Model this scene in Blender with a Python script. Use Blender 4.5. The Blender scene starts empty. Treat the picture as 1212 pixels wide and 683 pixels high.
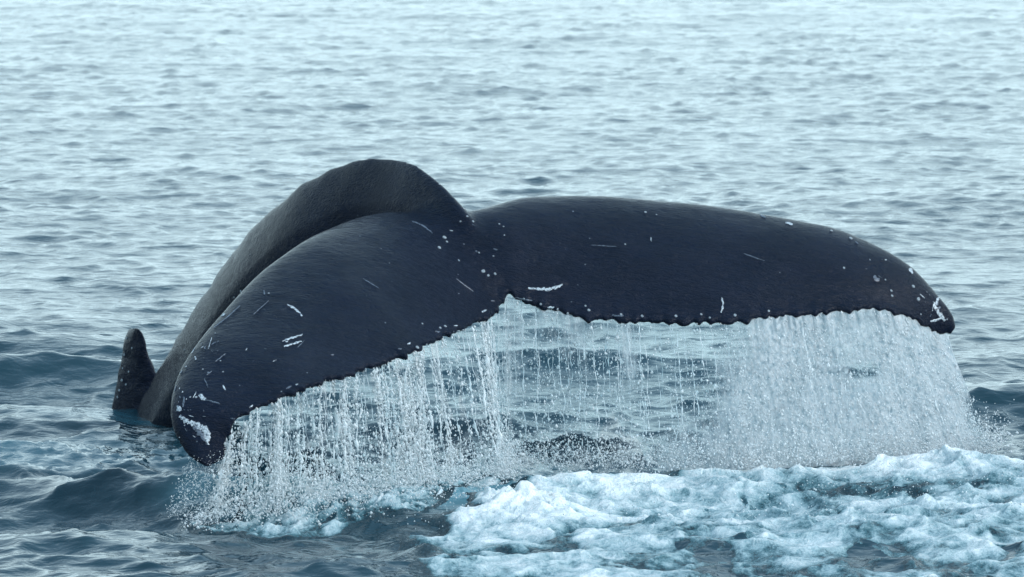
import bpy, math, random
import numpy as np
from mathutils import Vector, Matrix
from mathutils.bvhtree import BVHTree
random.seed(7)
rng = np.random.default_rng(11)
S = bpy.context.scene
C = S.collection
R = math.radians

# ------------------------------------------------------------ camera, sky, sun, exposure
CAM = np.array([0.0, -25.0, 3.5])
PITCH = math.atan((341.5 + 211) / 5509.0)
cd = bpy.data.cameras.new('camera')
cd.sensor_width = 36.0
cd.lens = 36.0 * 5509 / 1212
cd.clip_start = 0.5
cd.clip_end = 9000
cd.dof.use_dof = True
cd.dof.focus_distance = 24.6
cd.dof.aperture_fstop = 9.0
cam = bpy.data.objects.new('camera', cd)
cam.location = CAM
cam.rotation_euler = (math.pi / 2 - PITCH, 0, 0)
C.objects.link(cam)
S.camera = cam

SUN_EL, SUN_AZ = R(34), R(116)          # azimuth from +Y (away from camera), negative = left
W = bpy.data.worlds.new('World')
S.world = W
W.use_nodes = True
nt = W.node_tree
bg = nt.nodes['Background']
sky = nt.nodes.new('ShaderNodeTexSky')
sky.sky_type = 'NISHITA'
sky.sun_disc = False
sky.sun_elevation = SUN_EL
sky.sun_rotation = SUN_AZ
sky.air_density = 1.0
sky.dust_density = 1.2
sky.ozone_density = 2.0
hs = nt.nodes.new('ShaderNodeMixRGB')     # thin overcast: the blue of the sky washed out by a white veil
hs.blend_type = 'MIX'
hs.inputs['Fac'].default_value = 0.45
hs.inputs['Color2'].default_value = (4.1, 6.7, 8.5, 1)
nt.links.new(sky.outputs[0], hs.inputs['Color1'])
# sea haze: the veil is denser and whiter towards the horizon, all the way round
tcw = nt.nodes.new('ShaderNodeTexCoord')
sxyz = nt.nodes.new('ShaderNodeSeparateXYZ')
nt.links.new(tcw.outputs['Generated'], sxyz.inputs[0])
hr = nt.nodes.new('ShaderNodeMapRange')
hr.interpolation_type = 'SMOOTHSTEP'
hr.inputs['From Min'].default_value = 0.10
hr.inputs['From Max'].default_value = 0.70
hr.inputs['To Min'].default_value = 1.0
hr.inputs['To Max'].default_value = 0.0
nt.links.new(sxyz.outputs['Z'], hr.inputs['Value'])
hz = nt.nodes.new('ShaderNodeMixRGB')
hz.inputs['Color2'].default_value = (5.6, 7.4, 8.15, 1)
nt.links.new(hr.outputs[0], hz.inputs['Fac'])
nt.links.new(hs.outputs[0], hz.inputs['Color1'])
nt.links.new(hz.outputs[0], bg.inputs['Color'])
bg.inputs['Strength'].default_value = 0.15

sl = bpy.data.lights.new('sun', 'SUN')
sl.energy = 2.0
sl.angle = R(20)
sl.color = (1.0, 0.995, 0.985)
so = bpy.data.objects.new('sun', sl)
sd = Vector((math.sin(SUN_AZ) * math.cos(SUN_EL), math.cos(SUN_AZ) * math.cos(SUN_EL), math.sin(SUN_EL)))
so.rotation_euler = sd.to_track_quat('Z', 'Y').to_euler()
so.location = (0, 0, 30)
C.objects.link(so)
S.view_settings.view_transform = 'Standard'
S.view_settings.look = 'None'
S.view_settings.exposure = 0.4
S.view_settings.gamma = 1.0
S.render.engine = 'CYCLES'
S.cycles.max_bounces = 12
S.cycles.diffuse_bounces = 6
S.cycles.transparent_max_bounces = 40
S.cycles.caustics_reflective = False
S.cycles.caustics_refractive = False

# ------------------------------------------------------------ helpers
cp, sp = math.cos(PITCH), math.sin(PITCH)


def P(px, py, Y):
    """point of the photograph's pixel at the real distance Y"""
    px, py, Y = np.broadcast_arrays(np.asarray(px, float), np.asarray(py, float), np.asarray(Y, float))
    x = (px - 606) / 5509
    v = (np.asarray(py, float) - 341.5) / 5509
    dy = cp - v * sp
    dz = -sp - v * cp
    t = (np.asarray(Y, float) + 25.0) / dy
    return np.stack([x * t, np.asarray(Y, float) + 0 * t, 3.5 + dz * t], -1)


def mesh_np(name, verts, faces, mat=None, parent=None, smooth=True):
    verts = np.asarray(verts, np.float32)
    faces = np.asarray(faces, np.int32)
    me = bpy.data.meshes.new(name)
    n, k = faces.shape
    me.vertices.add(len(verts))
    me.vertices.foreach_set('co', verts.ravel())
    me.loops.add(n * k)
    me.loops.foreach_set('vertex_index', faces.ravel())
    me.polygons.add(n)
    me.polygons.foreach_set('loop_start', np.arange(0, n * k, k, dtype=np.int32))
    me.polygons.foreach_set('loop_total', np.full(n, k, np.int32))
    me.polygons.foreach_set('use_smooth', np.full(n, smooth, bool))
    me.update(calc_edges=True)
    if mat:
        me.materials.append(mat)
    o = bpy.data.objects.new(name, me)
    C.objects.link(o)
    if parent:
        o.parent = parent
        o.matrix_parent_inverse = Matrix.Translation(-Vector(parent.location))
    return o


def attr(o, name, vals):
    a = o.data.attributes.new(name, 'FLOAT', 'POINT')
    a.data.foreach_set('value', np.asarray(vals, np.float32))


def grid_faces(nr, nc):
    i = np.arange(nr * nc).reshape(nr, nc)
    return np.stack([i[:-1, :-1], i[:-1, 1:], i[1:, 1:], i[1:, :-1]], -1).reshape(-1, 4)


def tag(o, label=None, cat=None, group=None, kind=None):
    if label: o['label'] = label
    if cat: o['category'] = cat
    if group: o['group'] = group
    if kind: o['kind'] = kind
    return o


def empty(name, loc):
    o = bpy.data.objects.new(name, None)
    o.location = loc
    o.empty_display_size = 0.3
    C.objects.link(o)
    return o


_perm = np.random.default_rng(5).permutation(4096).astype(np.int64)
_g3 = np.random.default_rng(6).normal(size=(4096, 3))
_g3 /= np.linalg.norm(_g3, axis=1)[:, None]


def pnoise(p):
    """3D gradient noise, about -1..1"""
    p = np.asarray(p, float)
    i = np.floor(p).astype(np.int64)
    f = p - i
    u = f * f * f * (f * (f * 6 - 15) + 10)
    out = 0
    for dx in (0, 1):
        for dy in (0, 1):
            for dz in (0, 1):
                h = _perm[(_perm[(_perm[(i[..., 0] + dx) & 4095] + i[..., 1] + dy) & 4095] + i[..., 2] + dz) & 4095]
                g = _g3[h]
                d = g[..., 0] * (f[..., 0] - dx) + g[..., 1] * (f[..., 1] - dy) + g[..., 2] * (f[..., 2] - dz)
                w = (u[..., 0] if dx else 1 - u[..., 0]) * (u[..., 1] if dy else 1 - u[..., 1]) * (u[..., 2] if dz else 1 - u[..., 2])
                out = out + w * d
    return out * 1.6


def fbm(p, octaves=4, gain=0.5, lac=2.03, mode=0):
    p = np.asarray(p, float)
    a, s, n = 1.0, 0.0, 0.0
    for k in range(octaves):
        v = pnoise(p + 17.3 * k)
        if mode == 1: v = 1 - 2 * np.abs(v) * 1.4          # ridged
        if mode == 2: v = 2 * np.abs(v) * 1.4 - 1 + 0.3     # billows
        s = s + a * v
        n += a
        a *= gain
        p = p * lac
    return s / n


def sstep(a, b, x):
    t = np.clip((x - a) / (b - a), 0, 1)
    return t * t * (3 - 2 * t)


def crom(A, n):
    """Catmull-Rom resampling of rows A to n rows"""
    A = np.asarray(A, float)
    B = np.vstack([2 * A[0] - A[1], A, 2 * A[-1] - A[-2]])
    t = np.linspace(0, len(A) - 1 - 1e-9, n)
    i = t.astype(int)
    f = (t - i)[:, None]
    p0, p1, p2, p3 = B[i], B[i + 1], B[i + 2], B[i + 3]
    return 0.5 * (2 * p1 + (p2 - p0) * f + (2 * p0 - 5 * p1 + 4 * p2 - p3) * f ** 2 + (3 * p1 - p0 - 3 * p2 + p3) * f ** 3)


def nmat(name):
    m = bpy.data.materials.new(name)
    m.use_nodes = True
    t = m.node_tree
    return m, t, t.nodes['Principled BSDF'], t.nodes, t.links


def noise_node(t, scale, detail=4, rough=0.5, vec=None, dist=0.0):
    n = t.nodes.new('ShaderNodeTexNoise')
    n.inputs['Scale'].default_value = scale
    n.inputs['Detail'].default_value = detail
    n.inputs['Roughness'].default_value = rough
    n.inputs['Distortion'].default_value = dist
    if vec is not None: t.links.new(vec, n.inputs['Vector'])
    return n


def ramp(t, src, stops):
    r = t.nodes.new('ShaderNodeValToRGB')
    e = r.color_ramp.elements
    while len(e) < len(stops): e.new(0.5)
    for k, (p, c) in enumerate(stops):
        e[k].position = p
        e[k].color = c if len(c) == 4 else (*c, 1)
    t.links.new(src, r.inputs['Fac'])
    return r


def math_node(t, op, a, b=None, clamp=False):
    n = t.nodes.new('ShaderNodeMath')
    n.operation = op
    n.use_clamp = clamp
    for k, v in enumerate((a, b)):
        if v is None: continue
        if isinstance(v, (int, float)): n.inputs[k].default_value = v
        else: t.links.new(v, n.inputs[k])
    return n.outputs[0]


def mapping(t, scale, rot=(0, 0, 0), coord='Object'):
    tc = t.nodes.new('ShaderNodeTexCoord')
    m = t.nodes.new('ShaderNodeMapping')
    m.inputs['Scale'].default_value = scale
    m.inputs['Rotation'].default_value = rot
    t.links.new(tc.outputs[coord], m.inputs['Vector'])
    return m.outputs[0]


def mixc(t, fac, a, b):
    m = t.nodes.new('ShaderNodeMixRGB')
    for k, v in ((0, fac), (1, a), (2, b)):
        if isinstance(v, (int, float)): m.inputs[k].default_value = v
        elif isinstance(v, tuple): m.inputs[k].default_value = (*v, 1)
        else: t.links.new(v, m.inputs[k])
    return m.outputs[0]


def bump(t, height, strength, dist, normal=None):
    b = t.nodes.new('ShaderNodeBump')
    b.inputs['Strength'].default_value = strength
    b.inputs['Distance'].default_value = dist
    t.links.new(height, b.inputs['Height'])
    if normal is not None: t.links.new(normal, b.inputs['Normal'])
    return b.outputs[0]


# ------------------------------------------------------------ materials
FOAM_COL = (0.80, 0.87, 0.89)
AER_COL = (0.11, 0.27, 0.33)
DEEP_COL = (0.006, 0.030, 0.044)


def make_sea_material():
    m, t, p, N, L = nmat('sea_water')
    at = N.new('ShaderNodeAttribute'); at.attribute_name = 'foam'
    ae = N.new('ShaderNodeAttribute'); ae.attribute_name = 'aeration'
    v1 = mapping(t, (1, 1, 1))
    v2 = mapping(t, (1.0, 1.5, 1))
    # small ripples below the mesh's own waves
    n1 = noise_node(t, 2.2, 3, 0.55, v2, 0.3)
    n2 = noise_node(t, 9.0, 3, 0.55, v2, 0.6)
    n3 = noise_node(t, 38.0, 2, 0.5, v1, 0.4)
    b = bump(t, n1.outputs['Fac'], 1.0, 0.03)
    b = bump(t, n2.outputs['Fac'], 1.0, 0.007, b)
    b = bump(t, n3.outputs['Fac'], 1.0, 0.0008, b)
    fo = noise_node(t, 26, 6, 0.7, v1, 0.5)
    fo2 = noise_node(t, 5.0, 5, 0.65, v1, 0.8)
    s = math_node(t, 'ADD', math_node(t, 'MULTIPLY', fo.outputs['Fac'], 0.5), math_node(t, 'MULTIPLY', fo2.outputs['Fac'], 0.5))
    f = math_node(t, 'MULTIPLY', math_node(t, 'SUBTRACT', math_node(t, 'ADD', at.outputs['Fac'], s), 1.0), 6.0, True)
    f = math_node(t, 'MULTIPLY', f, 1.0, True)
    c = mixc(t, ae.outputs['Fac'], DEEP_COL, AER_COL)
    c = mixc(t, f, c, FOAM_COL)
    L.new(c, p.inputs['Base Color'])
    r = math_node(t, 'ADD', math_node(t, 'MULTIPLY', f, 0.5), 0.06)
    L.new(r, p.inputs['Roughness'])
    p.inputs['IOR'].default_value = 1.333
    L.new(b, p.inputs['Normal'])
    return m


def make_foam_material():
    m, t, p, N, L = nmat('white_water')
    at = N.new('ShaderNodeAttribute'); at.attribute_name = 'foam'
    v1 = mapping(t, (1, 0.8, 1), (0, 0, 0.15))
    fine = noise_node(t, 70, 5, 0.72, v1, 0.5)
    mid = noise_node(t, 6, 6, 0.62, v1, 0.4)
    lace = noise_node(t, 9, 4, 0.6, v1, 0.7)
    lc = math_node(t, 'SUBTRACT', 1.0, math_node(t, 'MULTIPLY', math_node(t, 'ABSOLUTE', math_node(t, 'SUBTRACT', lace.outputs['Fac'], 0.5)), 7.0), True)
    s = math_node(t, 'ADD', math_node(t, 'MULTIPLY', fine.outputs['Fac'], 0.42), math_node(t, 'MULTIPLY', mid.outputs['Fac'], 0.80))
    s = math_node(t, 'ADD', s, math_node(t, 'MULTIPLY', lc, 0.12))
    f = math_node(t, 'MULTIPLY', math_node(t, 'SUBTRACT', math_node(t, 'ADD', at.outputs['Fac'], s), 0.64), 1.65, True)
    r = ramp(t, f, [(0.0, (0.006, 0.030, 0.044)), (0.2, (0.060, 0.15, 0.18)), (0.42, (0.25, 0.38, 0.42)), (0.68, (0.48, 0.59, 0.62)), (1.0, (0.80, 0.84, 0.84))])
    L.new(r.outputs[0], p.inputs['Base Color'])
    L.new(math_node(t, 'ADD', math_node(t, 'MULTIPLY', f, 0.20), 0.07), p.inputs['Roughness'])
    p.inputs['IOR'].default_value = 1.333
    p.inputs['Subsurface Weight'].default_value = 0.25
    p.inputs['Subsurface Radius'].default_value = (0.7, 0.9, 1.0)
    p.inputs['Subsurface Scale'].default_value = 0.035
    b = bump(t, mid.outputs['Fac'], 1.0, 0.024)
    b = bump(t, lc, 1.0, 0.006, b)
    L.new(bump(t, fine.outputs['Fac'], 1.0, 0.010, b), p.inputs['Normal'])
    return m


def make_skin_material():
    m, t, p, N, L = nmat('whale_skin')
    v = mapping(t, (1, 1, 1))
    vs = mapping(t, (1.0, 3.0, 3.2), (0.2, 0.5, 0.3))
    mot = noise_node(t, 3.0, 5, 0.6, v, 0.5)
    fine = noise_node(t, 42, 4, 0.65, vs, 1.2)
    wr = noise_node(t, 14, 4, 0.6, vs, 1.8)
    pore = noise_node(t, 160, 2, 0.5, v)
    c = ramp(t, mot.outputs['Fac'], [(0.3, (0.0028, 0.0065, 0.016)), (0.7, (0.0060, 0.0105, 0.024))])
    # small pale flecks of worn skin
    vo = N.new('ShaderNodeTexVoronoi'); vo.inputs['Scale'].default_value = 13
    L.new(v, vo.inputs['Vector'])
    fl = math_node(t, 'MULTIPLY', math_node(t, 'SUBTRACT', 0.075, vo.outputs['Distance']), 30, True)
    gate = noise_node(t, 2.3, 2, 0.5, v)
    fl = math_node(t, 'MULTIPLY', fl, math_node(t, 'MULTIPLY', math_node(t, 'SUBTRACT', gate.outputs['Fac'], 0.56), 12, True))
    c2 = mixc(t, math_node(t, 'MULTIPLY', fl, 0.6), c.outputs[0], (0.30, 0.36, 0.42))
    L.new(c2, p.inputs['Base Color'])
    rr = ramp(t, wr.outputs['Fac'], [(0.3, (0.07,) * 3), (0.7, (0.16,) * 3)])
    L.new(rr.outputs[0], p.inputs['Roughness'])
    p.inputs['IOR'].default_value = 1.36
    p.inputs['Specular IOR Level'].default_value = 0.12
    b = bump(t, wr.outputs['Fac'], 0.9, 0.018)
    b = bump(t, fine.outputs['Fac'], 0.5, 0.002, b)
    b = bump(t, pore.outputs['Fac'], 0.3, 0.0006, b)
    L.new(b, p.inputs['Normal'])
    p.inputs['Coat Weight'].default_value = 0.14
    p.inputs['Coat IOR'].default_value = 1.33
    p.inputs['Coat Roughness'].default_value = 0.10
    L.new(bump(t, fine.outputs['Fac'], 0.5, 0.0010, bump(t, wr.outputs['Fac'], 0.6, 0.007)), p.inputs['Coat Normal'])
    return m


def simple(name, col, rough, bumpscale=None, bd=0.002, dark=None):
    m, t, p, N, L = nmat(name)
    v = mapping(t, (1, 1, 1))
    n = noise_node(t, bumpscale or 60, 4, 0.6, v)
    c = ramp(t, n.outputs['Fac'], [(0.38 if dark else 0.3, dark or tuple(x * 0.75 for x in col)), (0.55 if dark else 0.7, col)])
    L.new(c.outputs[0], p.inputs['Base Color'])
    p.inputs['Roughness'].default_value = rough
    L.new(bump(t, n.outputs['Fac'], 0.8, bd), p.inputs['Normal'])
    return m


def make_drop_material(name, white, rough=0.04):
    """clear water mixed with air: part glass, part white"""
    m, t, p, N, L = nmat(name)
    N.remove(p)
    out = N['Material Output']
    # the clear part: thin water lets light straight through and mirrors the sky at its rim
    g = N.new('ShaderNodeMixShader')
    fr = N.new('ShaderNodeFresnel'); fr.inputs['IOR'].default_value = 1.45
    tp = N.new('ShaderNodeBsdfTransparent'); tp.inputs['Color'].default_value = (0.90, 0.95, 0.97, 1)
    gl = N.new('ShaderNodeBsdfGlossy'); gl.inputs['Roughness'].default_value = rough
    L.new(fr.outputs[0], g.inputs[0]); L.new(tp.outputs[0], g.inputs[1]); L.new(gl.outputs[0], g.inputs[2])
    d = N.new('ShaderNodeBsdfPrincipled'); d.inputs['Base Color'].default_value = (0.93, 0.96, 0.97, 1); d.inputs['Roughness'].default_value = 0.15
    tr = N.new('ShaderNodeBsdfTranslucent'); tr.inputs['Color'].default_value = (0.93, 0.96, 0.97, 1)
    m1 = N.new('ShaderNodeMixShader'); m1.inputs[0].default_value = 0.5
    L.new(d.outputs[0], m1.inputs[1]); L.new(tr.outputs[0], m1.inputs[2])
    m2 = N.new('ShaderNodeMixShader')
    n = noise_node(t, 40, 2, 0.5, mapping(t, (1, 1, 0.3)))
    w = ramp(t, n.outputs['Fac'], [(0.35, (max(0, white - 0.3),) * 3), (0.65, (min(1, white + 0.3),) * 3)])
    L.new(w.outputs[0], m2.inputs[0])
    L.new(g.outputs[0], m2.inputs[1]); L.new(m1.outputs[0], m2.inputs[2])
    L.new(m2.outputs[0], out.inputs['Surface'])
    return m


def make_film_material(name, cover):
    """thin falling film full of fine drops: mostly clear, with white aerated threads running down it"""
    m, t, p, N, L = nmat(name)
    out = N['Material Output']
    at = N.new('ShaderNodeAttribute'); at.attribute_name = 'water_cover'
    uv = N.new('ShaderNodeAttribute'); uv.attribute_name = 'fall'    # metres across, metres down
    mp = N.new('ShaderNodeMapping'); mp.inputs['Scale'].default_value = (1, 0.22, 1)
    L.new(uv.outputs['Vector'], mp.inputs['Vector'])
    mp2 = N.new('ShaderNodeMapping'); mp2.inputs['Scale'].default_value = (1, 0.7, 1)
    L.new(uv.outputs['Vector'], mp2.inputs['Vector'])
    st = noise_node(t, 38, 4, 0.6, mp.outputs[0], 0.6)
    gr = noise_node(t, 95, 3, 0.7, mp2.outputs[0], 0.8)
    s = math_node(t, 'ADD', math_node(t, 'MULTIPLY', st.outputs['Fac'], 0.5), math_node(t, 'MULTIPLY', gr.outputs['Fac'], 0.5))
    f = math_node(t, 'MULTIPLY', math_node(t, 'SUBTRACT', math_node(t, 'ADD', at.outputs['Fac'], s), 1.0 - cover), 2.3, True)
    f = math_node(t, 'MULTIPLY', f, 0.88)
    vo = N.new('ShaderNodeTexVoronoi'); vo.inputs['Scale'].default_value = 62; vo.feature = 'SMOOTH_F1'
    L.new(mp2.outputs[0], vo.inputs['Vector'])
    bub = ramp(t, math_node(t, 'ADD', math_node(t, 'MULTIPLY', vo.outputs['Distance'], 0.6), math_node(t, 'MULTIPLY', gr.outputs['Fac'], 0.6)),
               [(0.34, (0.96, 0.97, 0.98)), (0.60, (0.82, 0.88, 0.91)), (0.82, (0.36, 0.48, 0.54))])
    L.new(bub.outputs[0], p.inputs['Base Color'])
    p.inputs['Roughness'].default_value = 0.10
    p.inputs['IOR'].default_value = 1.333
    L.new(bump(t, gr.outputs['Fac'], 1.0, 0.014, bump(t, vo.outputs['Distance'], 1.0, 0.012)), p.inputs['Normal'])
    tr = N.new('ShaderNodeBsdfTranslucent'); L.new(bub.outputs[0], tr.inputs['Color'])
    m1 = N.new('ShaderNodeMixShader'); m1.inputs[0].default_value = 0.5
    L.new(p.outputs[0], m1.inputs[1]); L.new(tr.outputs[0], m1.inputs[2])
    tp = N.new('ShaderNodeBsdfTransparent'); tp.inputs['Color'].default_value = (0.93, 0.97, 0.98, 1)
    m2 = N.new('ShaderNodeMixShader')
    L.new(f, m2.inputs[0]); L.new(tp.outputs[0], m2.inputs[1]); L.new(m1.outputs[0], m2.inputs[2])
    L.new(m2.outputs[0], out.inputs['Surface'])
    return m


M_SEA = make_sea_material()
M_FOAM = make_foam_material()
M_SKIN = make_skin_material()
M_SCAR = simple('pale_scar_tissue', (0.42, 0.48, 0.52), 0.4, 110, 0.001, (0.05, 0.07, 0.10))
M_SCAR2 = simple('grey_scar_tissue', (0.09, 0.12, 0.16), 0.4, 110, 0.001, (0.012, 0.018, 0.030))
M_BARN = simple('barnacle_shell', (0.30, 0.35, 0.39), 0.6, 200, 0.002)
M_DROP = make_drop_material('drop_water', 0.82)
M_STREAM = make_drop_material('stream_water', 0.85, 0.08)
M_FILM = make_film_material('falling_film', 0.14)
M_VEIL = make_film_material('falling_veil', 0.17)

# ------------------------------------------------------------ the sea
def fft_ocean(N_, Lm, lmin, lmax, peak, wind, spread, seed):
    """tileable height field with horizontal choppy displacement"""
    r = np.random.default_rng(seed)
    k = 2 * np.pi * np.fft.fftfreq(N_, Lm / N_)
    kx, ky = np.meshgrid(k, k)
    kk = np.hypot(kx, ky); kk[0, 0] = 1
    wl = 2 * np.pi / kk
    kp = 2 * np.pi / peak
    spec = np.exp(-1.0 * (kp / kk) ** 2) / kk ** 4
    d = (kx * wind[0] + ky * wind[1]) / kk
    spec *= (np.abs(d) ** spread) * 0.92 + 0.08
    spec *= (wl > lmin) & (wl < lmax)
    spec[0, 0] = 0
    H = (r.normal(size=(N_, N_)) + 1j * r.normal(size=(N_, N_))) * np.sqrt(spec)
    h = np.fft.ifft2(H).real
    s = h.std()
    dx = np.fft.ifft2(1j * kx / kk * H).real / s
    dy = np.fft.ifft2(1j * ky / kk * H).real / s
    return h / s, dx, dy, Lm


def samp(T, x, y):
    h, dx, dy, Lm = T
    n = h.shape[0]
    u = (x / Lm) % 1 * n
    v = (y / Lm) % 1 * n
    i = u.astype(int); j = v.astype(int)
    f = u - i; g = v - j
    i %= n; j %= n
    i1 = (i + 1) % n; j1 = (j + 1) % n
    o = []
    for A in (h, dx, dy):
        o.append((A[j, i] * (1 - f) + A[j, i1] * f) * (1 - g) + (A[j1, i] * (1 - f) + A[j1, i1] * f) * g)
    return o


OC_A = fft_ocean(512, 41.0, 1.2, 30, 5.0, (0.25, -0.97), 1.0, 3)
OC_B = fft_ocean(512, 13.7, 0.14, 1.5, 0.65, (-0.2, -0.98), 0.4, 4)


def bumpxy(x, y, cx, cy, sx, sy, rot=0.0):
    c, s = math.cos(rot), math.sin(rot)
    u = (x - cx) * c + (y - cy) * s
    v = -(x - cx) * s + (y - cy) * c
    return np.exp(-(u / sx) ** 2 - (v / sy) ** 2)


def sea_height(x, y):
    d = np.maximum(y + 25, 5)
    hA, ax, ay = samp(OC_A, x + 3.1, y + 7.7)
    hB, bx, by = samp(OC_B, x + 1.3, y + 2.2)
    near = np.exp(-((d - 23.5) / 6.0) ** 2)
    aA = 0.018 + 0.017 * near
    aB = 0.0078 + 0.0105 * near
    fade = (1 + 0.30 * sstep(30, 80, d)) * (1 - .6 * sstep(110, 220, d))
    pq = np.stack([x * .22, y * .10, 0 * x + 4.4], -1)
    pt = fbm(pq, 3)
    aB = aB * np.clip(1.0 + .5 * pt, .5, 1.5)
    hB = hB + .03 * (hB * hB - 1)
    z = aA * hA + aB * hB * fade
    X = x + 0.9 * aA * ax + 1.3 * aB * bx * fade
    Y = y + 0.9 * aA * ay + 1.3 * aB * by * fade
    # swell behind the tail and the heaving water it leaves in the left foreground
    z = z + 0.17 * bumpxy(x, y, -3.6, 5.6, 1.7, 0.5, -0.08) + 0.13 * bumpxy(x, y, -3.4, 4.2, 1.5, 0.35, 0.06) - 0.09 * bumpxy(x, y, -3.2, 3.2, 1.9, 0.5)
    z = z + 0.09 * bumpxy(x, y, 3.4, 3.2, 1.6, 0.4, 0.1) + .10 * bumpxy(x, y, .3, 4.6, 1.7, .33, .05) + .15 * bumpxy(x, y, -.7, 1.9, 1.0, .45, .15) - .05 * bumpxy(x, y, -.6, .8, 1.0, .4) - 0.07 * bumpxy(x, y, 3.4, 2.3, 1.6, 0.5)
    z = z + 0.15 * bumpxy(x, y, -1.95, -1.0, 0.80, 0.22, -0.35) - 0.08 * bumpxy(x, y, -2.2, -1.7, 0.8, 0.35, -0.3) + .05 * bumpxy(x, y, -2.4, -2.5, .9, .22, .1) + .04 * bumpxy(x, y, -1.7, -3.1, .8, .2, -.1)
    z = z + 0.07 * bumpxy(x, y, -2.7, 0.7, 0.7, 0.3, -0.1)
    # water torn up around the whale
    mk = np.clip(bumpxy(x, y, -2.1, .6, .9, .9) + bumpxy(x, y, -.8, .4, .9, 1.2) + bumpxy(x, y, .3, .7, 1.0, 1.0) + .9 * bumpxy(x, y, -1.2, -1.5, 1.0, .5) + .8 * bumpxy(x, y, -2.0, -.7, .7, .35, -.35), 0, 1)
    sel = mk > .02
    q = np.stack([x[sel] * 3.6, y[sel] * 3.0, 0 * x[sel] + 2.2], -1)
    z = z.copy()
    z[sel] += mk[sel] * (.034 * fbm(q, 4, .6) + .018 * fbm(q * 2.6, 3, .6, mode=1))
    return X, Y, z


def foam_fields(x, y):
    """(foam cover, bubbles under the surface) over the churned water"""
    q = np.stack([x * 1.2, y * 0.8, 0 * x + 3.3], -1)
    n = fbm(q, 4)
    main = sstep(0.0, 0.5, 1.05 - np.hypot((x - 1.55) / 2.6, (y + 1.0) / 1.75) + 0.25 * n)
    left = sstep(0.0, 0.5, 1.0 - np.hypot((x + 1.0) / 1.0, (y + 1.15) / 0.55) + 0.25 * n)
    side = 0.9 * sstep(0.0, 0.7, 1.0 - np.hypot((x + 2.3) / 1.0, (y - 0.5) / 1.4) + 0.6 * n)
    side = side + .9 * bumpxy(x, y, -2.3, 2.3, .55, .3)
    aer = np.clip(main * 0.45 * (1 + n) + left * 0.45 * (1 + n) + side * 0.35, 0, 1)
    fo = np.clip(main * 0.28 + left * 0.40 + side * 0.42, 0, 1)
    return fo, aer


def build_sea():
    ds = [3.0]
    while ds[-1] < 6500:
        d = ds[-1]
        if d < 19: s = 0.6
        elif d < 20.5: s = 0.1
        elif d < 130: s = 0.033 * (d / 22) ** 1.55
        else: s = 0.02 * d
        ds.append(d + s)
    ds = np.array(ds)
    u = np.linspace(-1, 1, 441) * 0.142
    side = 0.142 + np.cumsum(0.0012 * 1.16 ** np.arange(1, 48))
    u = np.concatenate([-side[::-1], u, side])
    Dg, U = np.meshgrid(ds, u, indexing='ij')
    y = Dg - 25
    x = U * Dg
    # water behind the camera too, so the sheet has no near edge in sight
    X, Y, Z = sea_height(x, y)
    far = sstep(300, 900, Dg)
    Z = Z * (1 - far)
    back = np.stack([x[0] * 40, np.full(len(u), -400.0), 0 * x[0]], -1)
    V = np.concatenate([back[None], np.stack([X, Y, Z], -1)], 0)
    o = mesh_np('sea', V.reshape(-1, 3), grid_faces(V.shape[0], V.shape[1]), M_SEA)
    fo, ae = foam_fields(x, y)
    z0 = np.zeros((1, len(u)))
    attr(o, 'foam', np.vstack([z0, fo]).ravel())
    attr(o, 'aeration', np.vstack([z0, ae]).ravel())
    tag(o, 'grey blue rippled sea reflecting a pale sky', kind='structure')
    return o


build_sea()

# ------------------------------------------------------------ the whale
FL = [  # leading edge px, py, Y; trailing edge px, py, Y; thickness
    (242, 552, -1.70, 247, 553, -1.70, .015),
    (221, 537, -1.66, 261, 541, -1.66, .04),
    (205, 508, -1.58, 267, 520, -1.62, .06),
    (203, 475, -1.45, 279, 497, -1.60, .08),
    (213, 441, -1.25, 312, 477, -1.50, .10),
    (233, 408, -1.05, 360, 458, -1.38, .12),
    (263, 373, -.80, 405, 443, -1.20, .14),
    (301, 331, -.50, 450, 430, -1.00, .16),
    (350, 294, -.20, 492, 411, -.80, .18),
    (398, 270, .10, 532, 395, -.55, .20),
    (440, 259, .30, 566, 380, -.28, .22),
    (484, 258, .42, 587, 367, -.10, .22),
    (530, 262, .50, 601, 346, 0, .24),
    (575, 251, .52, 610, 350, 0, .23),
    (612, 239, .60, 640, 362, 0, .21),
    (660, 236, .68, 690, 374, 0, .20),
    (720, 236, .74, 745, 380, .02, .19),
    (790, 242, .79, 800, 380, .05, .18),
    (860, 250, .82, 862, 380, .1, .165),
    (930, 261, .84, 925, 374, .2, .145),
    (990, 274, .84, 985, 369, .3, .12),
    (1035, 293, .82, 1030, 364, .4, .10),
    (1074, 316, .78, 1068, 371, .5, .08),
    (1104, 345, .75, 1095, 382, .6, .06),
    (1125, 370, .72, 1113, 393, .67, .05),
    (1131, 386, .70, 1125, 396, .69, .03)]


def naca(c, th):
    return 5 * th * (0.2969 * np.sqrt(c) - 0.126 * c - 0.3516 * c ** 2 + 0.2843 * c ** 3 - 0.1015 * c ** 4)


def closed_loft(rings):
    """rings (n, k, 3) -> verts, quads + capped ends as quads-to-centre"""
    n, k, _ = rings.shape
    V = rings.reshape(-1, 3)
    F = []
    i = np.arange(n * k).reshape(n, k)
    j = np.roll(i, -1, 1)
    F = np.stack([i[:-1], j[:-1], j[1:], i[1:]], -1).reshape(-1, 4)
    c0, c1 = len(V), len(V) + 1
    V = np.vstack([V, rings[0].mean(0), rings[-1].mean(0)])
    a = np.stack([j[0], i[0], np.full(k, c0), np.full(k, c0)], -1)
    b = np.stack([i[-1], j[-1], np.full(k, c1), np.full(k, c1)], -1)
    tris = np.vstack([a[:, :3], b[:, :3]])
    return V, F, tris


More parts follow.
